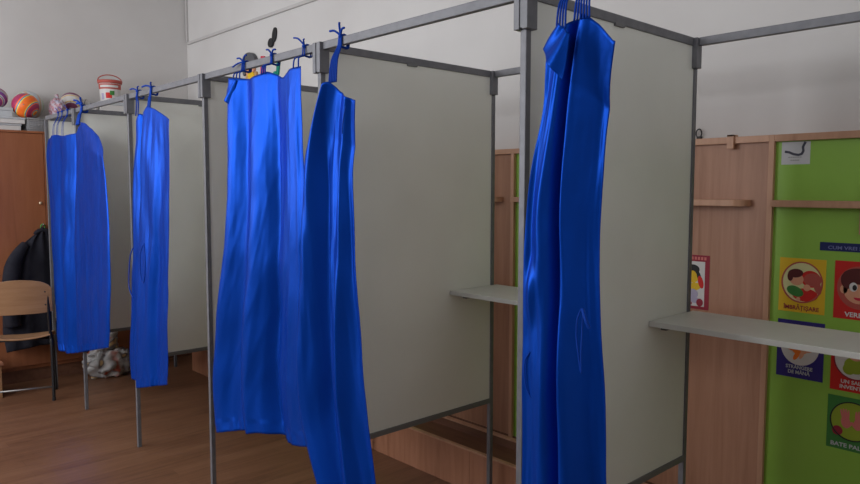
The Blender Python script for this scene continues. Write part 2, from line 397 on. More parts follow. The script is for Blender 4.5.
def curtain(key, label, folds, waves, seed, group='blue satin curtains hung along the booth fronts', **kw):
    o = CURT[key]; t = o['top']; bx = (o['left'][-1][0] + o['right'][-1][0]) / 2
    root = thing('curtain', (bx, o['y'], min(o['left'][-1][1], o['right'][-1][1])), label, 'curtain', group)
    cloth('cloth', sheet(o, folds, waves, seed=seed, **kw), root)
    return root
F = lambda *a: list(a)

c = curtain('C1', 'nearest blue satin curtain, hanging narrow beside the foreground post right of centre', [
    (F((0, .30), (.5, .28), (1, .26)), (.40, .14), .008),
    (F((0, .45, .9), (.3, .50, 1), (1, .49, 1)), (.07, .06), -.045),
    (F((0, .9, 0), (.45, .60, 0), (.6, .66, .8), (1, .76, 1.3)), (.14, .06), .024),
    (F((0, .2, 0), (.35, .15, 0), (.42, .16, 1), (.5, .14, 0), (1, .1, 0)), .10, .020)], [(3, .003, .3)], 1, ramps=[(.50, 1.0, .075)])
cloth('folded_corner', flap((0.171, -0.085, 1.87), (0.203, -0.085, 1.838), (0.125, -0.085, 1.815), (0.188, -0.095, 1.734)), c)
tie(c, .157, 1.868, -.06, 4, .026, r=.0026)
tie(c, .213, 1.884, -.055, 6, .042, r=.0026)
strand(c, [(0.252, -0.09, 1.203), (0.247, -0.1, 1.178), (0.245, -0.1, 1.138), (0.251, -0.1, 1.098), (0.26, -0.1, 1.052), (0.259, -0.1, 1.104), (0.255, -0.09, 1.19)], .002)
strand(c, [(0.254, -0.09, 1.2), (0.269, -0.1, 1.181), (0.277, -0.095, 1.159)], .004)
strand(c, [(0.075, -0.06, 1.064), (0.062, -0.065, 1.035), (0.066, -0.065, 0.976), (0.08, -0.06, 0.945)], .0018)

c = curtain('C2', 'blue satin curtain gathered under one thick tie, right beside the wide curtain', [
    (F((0, .40), (.3, .22), (.6, .12, .8), (1, .14, .5)), (.16, .16), .046),
    (F((0, .60, .3), (.3, .48, .8), (.6, .42, 1), (1, .36, 1)), (.12, .10), -.030),
    (F((0, .86, .5), (.3, .84, .7), (.6, .74, 1), (1, .68, 1)), (.10, .06), .042)], [(4, .003, .2)], 2, ramps=[(.3, 1, .04)])
tie(c, -.785, 1.845, -.062, 5, .040, ends=((-.045, .022), (.040, .020), (.012, .042)), xr=-.805, r=.0034)
strand(c, [(-.70, -.07, 1.75), (-.695, -.085, 1.70), (-.70, -.085, 1.66)], .002)

c = curtain('C3', 'wide spread blue satin curtain with scalloped top, drawn across its booth between two posts', [
    (F((0, .10), (.5, .12), (1, .16)), (.06, .15), .062),
    (F((0, .40, .6), (.3, .44, .9), (1, .50, 1)), (.09, .12), .058),
    (F((0, .02, 1), (1, .02, 1)), .04, .02),
    (F((0, .66, .4), (.5, .66, .8), (1, .68, 1)), .045, -.030),
    (F((0, .86, .5), (1, .88, .9)), (.12, .10), .008)], [(3, .003, .3)], 3)
cloth('folded_corner', flap((-1.49, -.07, 1.93), (-1.439, -.07, 1.916), (-1.523, -.075, 1.861), (-1.469, -.085, 1.815)), c)
tie(c, -1.485, 1.925, -.05, 3, .06, ends=((-.07, -.012), (.05, .022), (-.03, .018)), xr=-1.49, r=.003)
tie(c, -1.262, 1.93, -.052, 3, .03, ends=((.05, .012), (-.02, .02)), r=.003)
tie(c, -1.032, 1.926, -.05, 2, .035, ends=((-.05, .035), (.02, .02)), r=.0028)

c = curtain('C4', 'narrow blue satin curtain with a string at mid-height, hanging right of the plastic bag', [
    (F((0, .42), (.4, .36), (1, .40)), (.10, .30), .034),
    (F((0, .16, 1.2), (.35, .20, .6), (.7, .22, 1), (1, .24, 1.2)), .05, -.022),
    (F((0, .85, 0), (.6, .72, .7), (1, .74, 1)), .05, -.012)], [(3, .003, .4)], 4, rip=.18)
tie(c, -2.575, 1.868, -.052, 2, .03, ends=((-.07, .014), (.05, .018)), xr=-2.66, r=.0032)
tie(c, -2.405, 1.89, -.055, 4, .03, ends=((-.09, .01), (.03, .02)), xr=-2.47, r=.004)
strand(c, [(-2.4, -0.1, 1.203), (-2.431, -0.11, 1.14), (-2.427, -0.11, 1.021), (-2.388, -0.11, 1.01), (-2.367, -0.11, 1.109), (-2.4, -0.1, 1.203)], .003)
strand(c, [(-2.638, -0.07, 1.162), (-2.686, -0.07, 1.105), (-2.714, -0.07, 0.954), (-2.66, -0.07, 0.89)], .003)

c = curtain('C5', 'blue satin curtain with sloping peaked top, overlapping the right edge of the leftmost curtain', [
    (F((0, .34), (.3, .14), (1, .06)), (.10, .3), .020),
    (F((0, .7, .6), (1, .62)), (.10, .2), .010)], [(3, .003, .3)], 5, ramps=[(.1, 1, -.05)], rip=.15)
tie(c, -3.49, 1.88, -.075, 5, .05, ends=((-.06, .02), (.05, .012), (-.11, .045), (.02, .05)), xr=-3.60, r=.0055)

c = curtain('C6', 'farthest left blue satin curtain, hung on thin strings above the wooden chair\'s right side', [
    (F((0, .24, .8), (.5, .26), (1, .30)), (.10, .14), .034),
    (F((0, .62, .7), (.4, .60), (1, .58)), (.10, .14), .036),
    (F((0, .90), (1, .90)), (.10, .12), -.035)], [(3, .003, .3)], 6, rip=.18)
for x in (-4.11, -4.02, -3.90):
    tie(c, x, 1.835, -.05, 2, .03, ends=((-.03, .03),), r=.0018)
CAM = (703.99, 1.20516, -1.45352, 1.47996, -.82473, -.07536, .00105)
# ------------------------------------------------------------------ back wall: bays of panelling with a shelf, and the long bed box in front
P_ = .6260; X0 = .1475
labels = [('lime green wall cabinet bay carrying the coloured greeting posters', 'green'),
          ('brown beech cabinet bay left of the green poster bay, with a round-cornered shelf', 'beech'),
          ('lime green cabinet bay seen as a narrow strip behind the foreground post', 'green'),
          ('brown beech cabinet bay seen through the gap left of the foreground post', 'beech'),
          ('lime green cabinet bay behind the second divider panel', 'green'),
          ('brown beech cabinet bay behind the second booth, left of centre', 'beech'),
          ('lime green cabinet bay nearest the left end of the row', 'green'),
          ('brown beech cabinet bay at the left end of the row', 'beech')]
bays = []
for i, (lb, m) in enumerate(labels):
    a = X0 - i * P_; b = a + P_
    if i == 0: b = a + P_ * 1.0
    t = thing('wall_cabinet', ((a + b) / 2, 1.325, .19), lb, 'cabinet', None); bays.append(t)
    obj('back_panel', MB().box((a, 1.268, .21), (b - .02, 1.29, 1.655)), m, t)
    obj('side_panel', MB().box((a - .02, 1.25, .19), (a, 1.398, 1.68)), 'edge', t, bevel=.001)
    obj('top_board', MB().box((a, 1.25, 1.655), (b - .0201, 1.398, 1.68)), 'edge', t, bevel=.001)
    obj('bottom_board', MB().box((a, 1.262, .19), (b - .0201, 1.398, .21)), 'trough', t)
    if m == 'green':
        obj('shelf', MB().box((a + .001, 1.222, 1.415), (b - .022, 1.268, 1.440)), 'edge', t, bevel=.002)
    else:
        x1, x0, y1, y0, r = b - .085, a + .001, 1.268, 1.20, .05
        poly = [(x0, y1), (x0, y0)] + [(x1 - r + r * math.sin(q * PI / 16), y0 + r - r * math.cos(q * PI / 16)) for q in range(9)] + [(x1, y1)]
        obj('shelf', MB().prism(poly, 1.415, 1.440, 'xy'), 'edge', t, bevel=.002)
# one more side board closes the run on the right
obj('side_panel', MB().box((X0 + P_ - .02, 1.25, .19), (X0 + P_, 1.398, 1.68)), 'edge', bays[0], bevel=.001)
obj('peg_board', MB().box((.435, 1.255, 1.325), (.60, 1.268, 1.4148)), 'edge', bays[0], bevel=.002)
obj('clip', MB().box((-.026, 1.240, 1.635), (.000, 1.250, 1.688)).box((-.026, 1.240, 1.6805), (.000, 1.28, 1.688)), 'edge', bays[1], bevel=.001)
tb = thing('trough_bench', (-1.4, 1.1, 0), 'long low beech box bench on the floor in front of the wall cabinets', 'bench')
for i in range(8):
    a = X0 - i * P_; b = a + P_
    obj('front_board', MB().box((a + .0008 - .02, .963, 0), (b - .0208, .981, .202)), 'bench', tb, bevel=.001)
    obj('lit_top_edge', MB().box((a + .0008 - .02, .960, .202), (b - .0208, .984, .210)), 'edge', tb, bevel=.001)  # lighter wood puts the light on the rim into its colour
xa, xb = X0 - 7 * P_ - .02, X0 + P_ - .02
obj('back_board', MB().box((xa, 1.222, 0), (xb, 1.246, .202)), 'trough', tb, bevel=.001)  # darker wood here stands in for shade inside the bench
obj('lit_top_edge', MB().box((xa, 1.216, .202), (xb, 1.247, .210)), 'edge', tb, bevel=.001)  # rear rim lightened the same way, as if lit from above
obj('end_board', MB().box((xa - .018, .963, 0), (xa, 1.246, .209)), 'bench', tb, bevel=.001)
obj('end_board', MB().box((xb, .963, 0), (xb + .018, 1.246, .209)), 'bench', tb, bevel=.001)
obj('inner_board', MB().box((xa, .981, .14), (xb, 1.222, .158)), 'trough', tb)  # same darkened wood, shade of the box put into its colour
tb2 = thing('cabinet_plinth', (-1.4, 1.33, 0), 'dark brown plinth under the wall cabinets', 'plinth')
obj('plinth_board', MB().box((xa, 1.262, 0), (xb, 1.396, .19)), 'trough', tb2)

# ------------------------------------------------------------------ posters on the green bay
PY = 1.268
def disc(cx, cz, rx, rz, y, n=32, a0=0, a1=2 * PI, rot=0):
    pts = []
    for i in range(n):
        a = a0 + (a1 - a0) * i / (n - (0 if abs(a1 - a0 - 2 * PI) < 1e-6 else 1)); x, z = rx * math.cos(a), rz * math.sin(a)
        pts.append((cx + x * math.cos(rot) - z * math.sin(rot), cz + x * math.sin(rot) + z * math.cos(rot)))
    return pts
def ink(name, polys, m, y, parent, th=.0003):
    g = MB()
    for q, p in enumerate(polys): g.prism(p, y - q * .00006, y + th)
    return obj(name, g, m, parent)
def ring(cx, cz, rx, rz, w, n=40):
    o = disc(cx, cz, rx, rz, 0, n); i = disc(cx, cz, rx - w, rz - w, 0, n)
    return [[o[k], o[(k + 1) % n], i[(k + 1) % n], i[k]] for k in range(n)]
def poster(x0, x1, z0, z1, m, label, name='poster', cat='poster', group='greeting posters on the green bay'):
    t = thing(name, ((x0 + x1) / 2, PY, z0), label, cat, group)
    obj('sheet', MB().box((x0, PY - .0012, z0), (x1, PY, z1)), m, t)
    return t
Y1, Y2, Y3, Y4, Y5 = [PY - .0012 - .0004 * i for i in range(1, 6)]
# hug
t = poster(.177, .335, 1.031, 1.229, 'yellow', 'yellow poster of two hugging children, upper left on the green bay')
cx, cz = .256, 1.142
ink('medallion', [disc(cx, cz, .069, .074, 0)], 'cream', Y1, t); ink('medallion_ring', ring(cx, cz, .071, .076, .005), 'coral', Y2, t)
ink('clothes', [disc(cx + .030, cz + .014, .034, .030, 0, rot=-.3), disc(cx + .012, cz - .045, .044, .024, 0)], 'red', Y2, t)
ink('long_hair', [disc(cx + .036, cz + .012, .030, .024, 0), disc(cx + .052, cz - .01, .012, .030, 0, rot=.3)], 'coral', Y3, t)
ink('sleeve', [disc(cx - .022, cz - .034, .030, .018, 0, rot=-.35)], 'leaf', Y3, t)
ink('face', [disc(cx - .018, cz + .010, .024, .022, 0)], 'skin', Y4, t)
ink('hand', [disc(cx + .018, cz - .018, .012, .012, 0)], 'skin', Y4, t); ink('hand', [disc(cx - .010, cz - .062, .007, .007, 0)], 'skin', Y4, t)
ink('short_hair', [disc(cx - .022, cz + .032, .026, .016, 0, rot=.1), disc(cx - .040, cz + .02, .010, .018, 0)], 'hair', Y5, t)
text('lettering', 'ÎMBRĂȚIȘARE', .021, (.256, Y2, 1.048), 'maroon', t, width=.122, bold=.0004)
# verbal
t = poster(.363, .521, 1.028, 1.231, 'red', 'red poster of a dark-haired child\'s face, right of the yellow poster')
cx, cz = .442, 1.140
ink('medallion', [disc(cx, cz, .070, .075, 0)], 'coral', Y1, t)
ink('face', [disc(cx, cz - .006, .050, .050, 0)], 'skin', Y2, t); ink('ear', [disc(cx - .048, cz - .008, .012, .015, 0)], 'skin', Y2, t)
ink('hair', [disc(cx - .002, cz + .040, .052, .028, 0), disc(cx - .040, cz + .022, .018, .028, 0, rot=.2), disc(cx + .040, cz + .022, .018, .028, 0)], 'hair', Y3, t)
ink('eye_white', [disc(cx - .018, cz + .002, .013, .016, 0), disc(cx + .022, cz + .002, .013, .016, 0)], 'white', Y4, t)
ink('pupil', [disc(cx - .014, cz, .007, .010, 0), disc(cx + .019, cz, .007, .010, 0)], 'black', Y5, t)
ink('mouth', [disc(cx + .002, cz - .034, .018, .010, 0, a0=PI, a1=2 * PI)], 'crimson', Y3, t)
text('lettering', 'VERBAL', .023, (.442, Y2, 1.045), 'white', t, width=.085, bold=.0005)
# handshake
t = poster(.178, .339, .787, 1.000, 'navyblue', 'dark blue poster of a handshake, directly below the yellow poster')
cx, cz = .258, .905
ink('medallion', [disc(cx, cz, .066, .070, 0)], 'softwhite', Y1, t)
ink('hand', [disc(cx - .028, cz + .005, .040, .022, 0, rot=-.4), disc(cx + .004, cz - .012, .028, .016, 0, rot=.3), disc(cx - .01, cz - .034, .008, .020, 0, rot=-.5)], 'orange', Y2, t)
ink('other_hand', [disc(cx + .032, cz + .004, .036, .020, 0, rot=.45), disc(cx + .008, cz - .028, .007, .018, 0, rot=-.4)], 'skin', Y3, t)
ink('cuff', [disc(cx + .050, cz + .026, .010, .020, 0, rot=.45)], 'navyblue', Y4, t)
text('lettering', 'STRÂNGERE', .018, (.258, Y2, .829), 'palegrey', t, width=.092, bold=.0004)
text('lettering', 'DE MÂNĂ', .018, (.258, Y2, .811), 'palegrey', t, width=.075, bold=.0004)
# invented greeting
t = poster(.363, .521, .772, .980, 'red', 'red poster with a pale disc and two text lines, below the red face poster')
cx, cz = .442, .888
ink('medallion', [disc(cx, cz, .068, .070, 0)], 'softwhite', Y1, t); ink('medallion_ring', ring(cx, cz, .070, .072, .004), 'maroon', Y2, t)
ink('figure', [disc(cx, cz - .020, .036, .030, 0), disc(cx - .02, cz - .035, .02, .02, 0)], 'olive', Y2, t)
ink('face', [disc(cx, cz + .022, .026, .026, 0)], 'skin', Y3, t)
ink('hair', [disc(cx, cz + .042, .028, .014, 0)], 'orange', Y4, t)
text('lettering', 'UN SALUT', .018, (.442, Y2, .807), 'softwhite', t, width=.088, bold=.0004)
text('lettering', 'INVENTAT', .018, (.442, Y2, .788), 'softwhite', t, width=.094, bold=.0004)
# high five
t = poster(.359, .519, .562, .752, 'leaf', 'green poster of two clapping hands, lowest on the green bay')
cx, cz = .439, .668
ink('medallion', [disc(cx, cz, .069, .068, 0)], 'olive', Y1, t); ink('medallion_ring', ring(cx, cz, .071, .070, .004), 'black', Y2, t)
for sg in (-1, 1):
    g = [disc(cx + sg * .020, cz - .005, .015, .022, 0, rot=-sg * .2)]
    for q in range(4): g.append(disc(cx + sg * (.012 + .007 * q), cz + .022 + .003 * (1.5 - abs(q - 1.5)), .0035, .018, 0, rot=-sg * .08 * q))
    g.append(disc(cx + sg * .006, cz - .012, .0045, .014, 0, rot=sg * .6))
    ink('hand', g, 'pink', Y2 if sg < 0 else Y3, t)
for sg in (-1, 1): ink('cuff', [disc(cx + sg * .045, cz - .040, .017, .017, 0)], 'maroon', Y4, t)
text('lettering', 'BATE PALMA', .020, (.439, Y2, .579), 'palegrey', t, width=.13, bold=.0005)
# banner and the taped note
t = poster(.311, .62, 1.263, 1.293, 'banner', 'narrow dark blue text strip above the posters', 'text_strip', 'sign', None)
text('lettering', 'CUM VREI SĂ NE SALUTĂM?', .0165, (.468, Y1, 1.2775), 'bannertext', t, width=.26, bold=.0003)
t = poster(.168, .266, 1.570, 1.652, 'paper', 'small white note with a black curved stroke taped near the green bay\'s top', 'paper_note', 'note', None)
hk = [(.180, 1.617), (.195, 1.614), (.210, 1.607), (.226, 1.604), (.238, 1.607), (.243, 1.618), (.241, 1.632), (.246, 1.643), (.249, 1.649)]
g = []
for (a, b), (c2, d) in zip(hk, hk[1:]):
    w = .0042; l = math.hypot(c2 - a, d - b); nx_, nz_ = -(d - b) / l * w, (c2 - a) / l * w; ex_, ez_ = (c2 - a) / l * .001, (d - b) / l * .001
    g.append([(a - nx_ - ex_, b - nz_ - ez_), (c2 - nx_ + ex_, d - nz_ + ez_), (c2 + nx_ + ex_, d + nz_ + ez_), (a + nx_ - ex_, b + nz_ - ez_)])
ink('stroke', g, 'ink', Y1, t)
ink('text_line', [[(x, 1.5945), (x + .006, 1.5945), (x + .006, 1.5975), (x, 1.5975)] for x in [.192 + .0078 * i for i in range(6)]] +
    [[(x, 1.5835), (x + .006, 1.5835), (x + .006, 1.5865), (x, 1.5865)] for x in [.200 + .0078 * i for i in range(4)]], 'grey', Y1, t)
# maroon-bordered picture on the brown bay
t = poster(-.235, -.091, .994, 1.214, 'maroon', 'white picture card with maroon border on the brown bay beside the shelf end', 'picture_card', 'picture', None)
ink('picture', [[(-.223, 1.006), (-.110, 1.006), (-.110, 1.188), (-.223, 1.188)]], 'softwhite', Y1, t)
ink('face', [disc(-.158, 1.130, .024, .030, 0)], 'yellow', Y2, t); ink('collar', [disc(-.152, 1.085, .028, .016, 0, rot=.2)], 'yellow', Y2, t)
ink('hair', [disc(-.160, 1.155, .028, .020, 0), disc(-.134, 1.128, .008, .024, 0, rot=.3)], 'black', Y3 + .0002, t)
ink('muzzle', [disc(-.162, 1.132, .017, .018, 0)], 'yellow', Y4, t)
ink('wing', [disc(-.126, 1.105, .011, .026, 0, rot=.25)], 'red', Y3, t)
ink('body', [disc(-.160, 1.055, .024, .020, 0), disc(-.148, 1.03, .02, .012, 0)], 'lavender', Y3, t)
ink('foot', [disc(-.128, 1.022, .014, .016, 0), disc(-.172, 1.016, .012, .008, 0)], 'maroon', Y4, t)
ink('title_mark', [[(x, 1.195), (x + .009, 1.195), (x + .009, 1.207), (x, 1.207)] for x in [-.222 + .0135 * i for i in range(9)]], 'pink', Y1, t)

# ------------------------------------------------------------------ small things on the back wall
g = MB().tube([(-.212 + .012 * math.cos(a * PI / 8), 1.386, 1.712 + .018 * math.sin(a * PI / 8)) for a in range(16)], .003, 6, closed=True)
t = thing('wall_hook', (-.212, 1.4, 1.69), 'small dark oval hook on the white wall above the brown bay', 'hook')
obj('ring', g, 'black', t, smooth=True); obj('hook_plate', MB().box((-.221, 1.383, 1.690), (-.203, 1.3995, 1.700)), 'black', t)
def note(head, stem, m, label):
    t = thing('music_note_decoration', (head[0], 1.4, head[1]), label, 'decoration', 'music decorations on the back wall')
    obj('note_head', MB().prism(disc(*head), 1.380, 1.3995), m, t, bevel=.004)
    obj('note_stem', MB().prism(stem, 1.384, 1.3995), m, t, bevel=.004)
    return t
note((-3.675, 2.598, .038, .034, 0, 32, 0, 2 * PI, .5), disc(-3.625, 2.652, .028, .055, 0, rot=-.25), 'black', 'black music note decoration high on the white back wall')
note((-3.620, 2.345, .036, .030, 0, 32, 0, 2 * PI, .5), [(-3.602, 2.345), (-3.575, 2.345), (-3.545, 2.47), (-3.59, 2.475)], 'teal', 'green music note decoration, just right of the red one')
note((-3.855, 2.33, .032, .030, 0, 32, 0, 2 * PI, .5), [(-3.845, 2.33), (-3.80, 2.33), (-3.775, 2.51), (-3.83, 2.52)], 'crimson', 'red music note decoration between the figure and the green note')
t = thing('wall_figure', (-4.0, 1.4, 2.27), 'child figure decoration with dark hair and yellow clothes on the back wall', 'decoration')
obj('head', MB().prism(disc(-4.0, 2.455, .075, .075, 0), 1.376, 1.3995), 'skin', t, bevel=.006)
obj('hair', MB().prism(disc(-3.995, 2.50, .105, .068, 0, rot=-.15), 1.366, 1.3995).prism(disc(-4.075, 2.455, .03, .065, 0), 1.368, 1.3995), 'darkgrey', t, bevel=.006)
obj('clothes', MB().prism([(-4.06, 2.40), (-3.90, 2.41), (-3.87, 2.27), (-4.10, 2.27)], 1.378, 1.3995), 'tan', t, bevel=.005)
obj('collar', MB().prism(disc(-3.97, 2.385, .05, .03, 0), 1.372, 1.378), 'yellow', t)

# ------------------------------------------------------------------ left wall cabinet
cab = thing('tall_cupboard', (-4.98, 0, 0), 'tall orange-brown wooden cupboard along the left wall', 'cupboard')
ya, yb = -1.6, 1.36
obj('carcass', MB().box((XL + .002, ya, .10), (-4.78, yb, 1.895)), 'orange_wood', cab)
obj('top_board', MB().box((XL + .002, ya - .01, 1.895), (-4.755, yb + .01, 1.912)), 'orange_wood', cab, bevel=.002)
obj('plinth', MB().box((XL + .002, ya + .02, 0), (-4.80, yb - .02, .10)), 'trough', cab)
edges = [-1.598, -1.43, -.936, -.443, .05, .543, 1.036, 1.358]
for a, b in zip(edges, edges[1:]):
    for z0, z1, kz in ((.835, 1.892, 1.369), (.13, .831, .72)):
        d = obj('door', MB().box((-4.78, a + .0015, z0), (-4.762, b - .0015, z1)), 'orange_wood', cab, bevel=.0015)
        obj('knob', MB().lathe((-4.762, b - .04, kz), [(.004, 0), (.004, .012), (.010, .014), (.012, .020), (.009, .026), (.002, .028)], 14, axis='x'), 'knob', d, smooth=True)

# things on top of the cupboard
ZT = 1.912
def flatbox(y0, y1, x0, x1, z0, z1, label, m='softwhite', lid='palegrey'):
    t = thing('storage_box', ((x0 + x1) / 2, (y0 + y1) / 2, z0), label, 'box', 'boxes on the cupboard')
    e = (z1 - z0)
    obj('box_body', MB().box((x0 + .004, y0 + .004, z0), (x1 - .004, y1 - .004, z1 - e * .3)), m, t, bevel=.004)
    obj('lid', MB().box((x0, y0, z1 - e * .3), (x1, y1, z1)), lid, t, bevel=.004)
    return t
flatbox(-.62, -.075, -5.08, -4.83, ZT, 1.965, 'lower flat white box of the pair at the cupboard\'s visible left end')
flatbox(-.64, -.05, -5.09, -4.815, 1.9655, 2.012, 'upper flat white box of the pair, under the small light box')
flatbox(-.40, -.12, -5.06, -4.86, 2.0125, 2.085, 'small pale blue box standing on the flat white boxes', 'palegrey', 'palegrey')
# wire basket
t = thing('wire_basket', (-4.92, .05, ZT), 'grey wire basket under the orange ball on the cupboard', 'basket')
g = MB(); x0, x1, y0, y1, z1 = -5.06, -4.80, -.040, .095, 2.012
for k in range(7): 
    z = ZT + .004 + (z1 - ZT - .006) * k / 6; g.tube([(x0, y0, z), (x1, y0, z), (x1, y1, z), (x0, y1, z)], .0024 if k < 6 else .004, 5, closed=True)
for k in range(14):
    y = y0 + (y1 - y0) * k / 13; g.tube([(x1, y, z1), (x1, y, ZT + .004), (x0, y, ZT + .004), (x0, y, z1)], .0018, 5)
for k in range(1, 14):
    x = x0 + (x1 - x0) * k / 14; g.tube([(x, y0, z1), (x, y0, ZT + .004), (x, y1, ZT + .004), (x, y1, z1)], .0018, 5)
obj('wire_cage', g, 'grey', t, smooth=True)
obj('liner', MB().box((x0 + .008, y0 + .008, ZT + .006), (x1 - .008, y1 - .008, z1 - .02)), 'grey', t)

def swirl(name, cols, sc_, ctr):
    def f(nt, b):
        tc = N(nt, 'ShaderNodeTexCoord'); mp = N(nt, 'ShaderNodeMapping'); mp.inputs['Location'].default_value = ctr
        nt.links.new(tc.outputs['Object'], mp.inputs['Vector'])
        w = N(nt, 'ShaderNodeTexWave'); w.wave_type = 'RINGS'; w.rings_direction = 'SPHERICAL'
        w.inputs['Scale'].default_value = sc_; w.inputs['Distortion'].default_value = 2.2; w.inputs['Detail'].default_value = 0
        nt.links.new(mp.outputs['Vector'], w.inputs['Vector'])
        r = N(nt, 'ShaderNodeValToRGB'); r.color_ramp.interpolation = 'CONSTANT'; e = r.color_ramp.elements
        while len(e) < len(cols): e.new(.5)
        for i, cc in enumerate(cols): e[i].position = i / len(cols); e[i].color = (*cc, 1)
        nt.links.new(w.outputs['Fac'], r.inputs['Fac']); nt.links.new(r.outputs['Color'], b.inputs['Base Color'])
    return mat(name, (.5, .5, .5), .4, .4, build=f)
def ball(x, y, z, r, m, label, valve='grey', cat='ball'):
    t = thing('ball', (x, y, z), label, cat, 'balls on the cupboard')
    prof = [(max(r * math.sin(PI * i / 24), .0004), -r * math.cos(PI * i / 24)) for i in range(25)]
    g = MB(); g.lathe((x, y, z), prof, 36)
    obj('ball_skin', g, m, t, smooth=True)
    obj('valve', MB().lathe((x + r * .93, y - r * .36, z), [(.004, 0), (.004, .003), (.001, .004)], 10, axis='x'), valve, t)
    return t
M['ball_a'] = swirl('orange_swirl_ball', [(.85, .16, .02), (.85, .18, .02), (.75, .55, .08), (.03, .25, .45), (.85, .14, .02), (.35, .03, .10)], 2.6, (-.06, -.06, .07))
M['ball_b'] = swirl('pale_striped_ball', [(.6, .6, .55), (.45, .55, .35), (.6, .62, .6), (.65, .45, .3), (.55, .6, .62)], 4, (0, .04, 0))
M['ball_c'] = swirl('purple_blue_ball', [(.22, .06, .30), (.6, .55, .5), (.04, .22, .45), (.7, .5, .3), (.3, .05, .2)], 4, (-.05, .03, .04))
M['ball_d'] = swirl('white_yellow_ball', [(.62, .6, .58), (.62, .6, .56), (.7, .42, .08), (.62, .6, .58), (.2, .05, .12)], 4.2, (-.04, .02, .04))
M['ball_e'] = swirl('white_grey_ball', [(.55, .55, .53), (.58, .58, .56), (.22, .23, .22), (.55, .55, .54)], 4.2, (-.04, -.06, .02))
ball(-4.892, -.030, 2.110, .094, 'ball_a', 'orange ball with blue and yellow swirls sitting on the wire basket')
ball(-5.088, .035, 2.135, .110, 'ball_b', 'pale striped ball showing behind the orange ball')
ball(-4.97, -.205, 2.162, .076, 'ball_c', 'purple and blue ball at the picture\'s left edge, behind the small pale box')
# stack of white boxes further along, with balls, mesh bag and bucket on it
flatbox(.20, .57, -5.12, -4.84, ZT, 2.030, 'white box under the white and yellow ball, hidden behind curtain strings')
flatbox(.58, 1.05, -5.12, -4.84, ZT, 2.10, 'wide white box on the cupboard under the bucket', 'softwhite', 'grey')
flatbox(.505, .84, -5.10, -4.86, 2.1005, 2.190, 'shallow pale box directly under the bucket', 'softwhite', 'palegrey')
t = thing('mesh_bag', (-4.93, .21, 2.03), 'pinkish white mesh bag of toys behind the thin curtain strings', 'bag')
def blob(c, r, sc_=(1, 1, 1), amp=.12, fr=8, seed=0, n=24, fl=None):
    g = MB(); vs = []; 
    for i in range(n + 1):
        for k in range(n * 2):
            a = PI * i / n; b = 2 * PI * k / (n * 2); d = Vector((math.sin(a) * math.cos(b), math.sin(a) * math.sin(b), -math.cos(a)))
            rr = r * (1 + amp * noise.noise(d * fr * .3 + Vector((seed, 0, 0))) + amp * .5 * noise.noise(d * fr + Vector((0, seed, 0))))
            v = Vector((d.x * sc_[0], d.y * sc_[1], d.z * sc_[2])) * rr + Vector(c)
            if fl is not None: v.z = max(v.z, fl)
            vs.append(v)
    fs = [(i * n * 2 + k, i * n * 2 + (k + 1) % (n * 2), (i + 1) * n * 2 + (k + 1) % (n * 2), (i + 1) * n * 2 + k) for i in range(n) for k in range(n * 2)]
    g.add(vs, fs); return g
def meshbag(nt, b):
    v = coords(nt, (1, 1, 1)); n = noise_tex(nt, v, 28, 2)
    nt.links.new(ramp(nt, n, [(.35, (.5, .42, .45)), (.5, (.42, .18, .22)), (.56, (.5, .45, .5)), (.7, (.35, .33, .45))]), b.inputs['Base Color'])
M['meshbag'] = mat('pink_mesh_bag', (.5, .4, .4), .8, .2, build=meshbag)
obj('bag_body', blob((-4.855, .185, 2.10), .078, (.9, .75, 1.0), .25, 9, 3, fl=2.0306), 'meshbag', t, smooth=True)
obj('bag_neck', MB().tube([(-4.855, .185, 2.155), (-4.855, .19, 2.185), (-4.855, .178, 2.21)], [.02, .008, .016], 10), 'meshbag', t, smooth=True)
ball(-4.96, .318, 2.166, .083, 'ball_d', 'white ball with yellow band, above the fourth post\'s rail end')
flatbox(.28, .50, -5.08, -4.86, 2.0305, 2.0800, 'thin grey box under the two white balls', 'palegrey', 'grey')
ball(-5.05, .440, 2.150, .066, 'ball_e', 'smaller white and grey ball, right of the yellow-banded one')
# bucket
t = thing('bucket', (-4.95, .615, 2.19), 'white printed plastic bucket with red rim and handle on the cupboard', 'bucket')
bc = (-4.95, .615, 2.1905)
obj('bucket_body', MB().lathe(bc, [(.001, 0), (.074, 0), (.086, .165), (.088, .168), (.084, .168), (.072, .006), (.001, .006)], 36), 'softwhite', t, smooth=False)
obj('rim', MB().lathe(bc, [(.0870, .152), (.092, .154), (.095, .165), (.095, .175), (.091, .180), (.085, .177), (.0855, .162)], 36), 'coral', t, smooth=True)
obj('lid', MB().lathe(bc, [(.0005, .176), (.084, .176), (.084, .170), (.0005, .170)], 36), 'pink', t)
g = MB(); a = [(bc[0] + .004, bc[1] + .097 * math.cos(q * PI / 20), bc[2] + .172 + .055 * math.sin(q * PI / 20)) for q in range(21)]
g.tube(a, .0045, 7); obj('handle', g, 'coral', t, smooth=True)
def band(rz, z0, z1, a0, a1, m, nm, n=18):
    g = MB(); vs = []
    for i in range(n + 1):
        a = a0 + (a1 - a0) * i / n
        for z in (z0, z1):
            r = .074 + .012 * z / .165 + rz; vs.append((bc[0] + r * math.cos(a), bc[1] + r * math.sin(a), bc[2] + z))
    g.add(vs, [(2 * i, 2 * i + 2, 2 * i + 3, 2 * i + 1) for i in range(n)]); return obj(nm, g, m, t)
band(.001, .105, .148, 0, 2 * PI, 'coral', 'printed_band', 48)
band(.0016, .118, .136, -1.35, .5, 'softwhite', 'title_mark')
band(.0012, .03, .075, -.75, -.15, 'red', 'fruit_print'); band(.0014, .055, .09, -.35, .1, 'leaf', 'leaf_print'); band(.0012, .02, .07, -1.25, -.95, 'lavender', 'side_print')
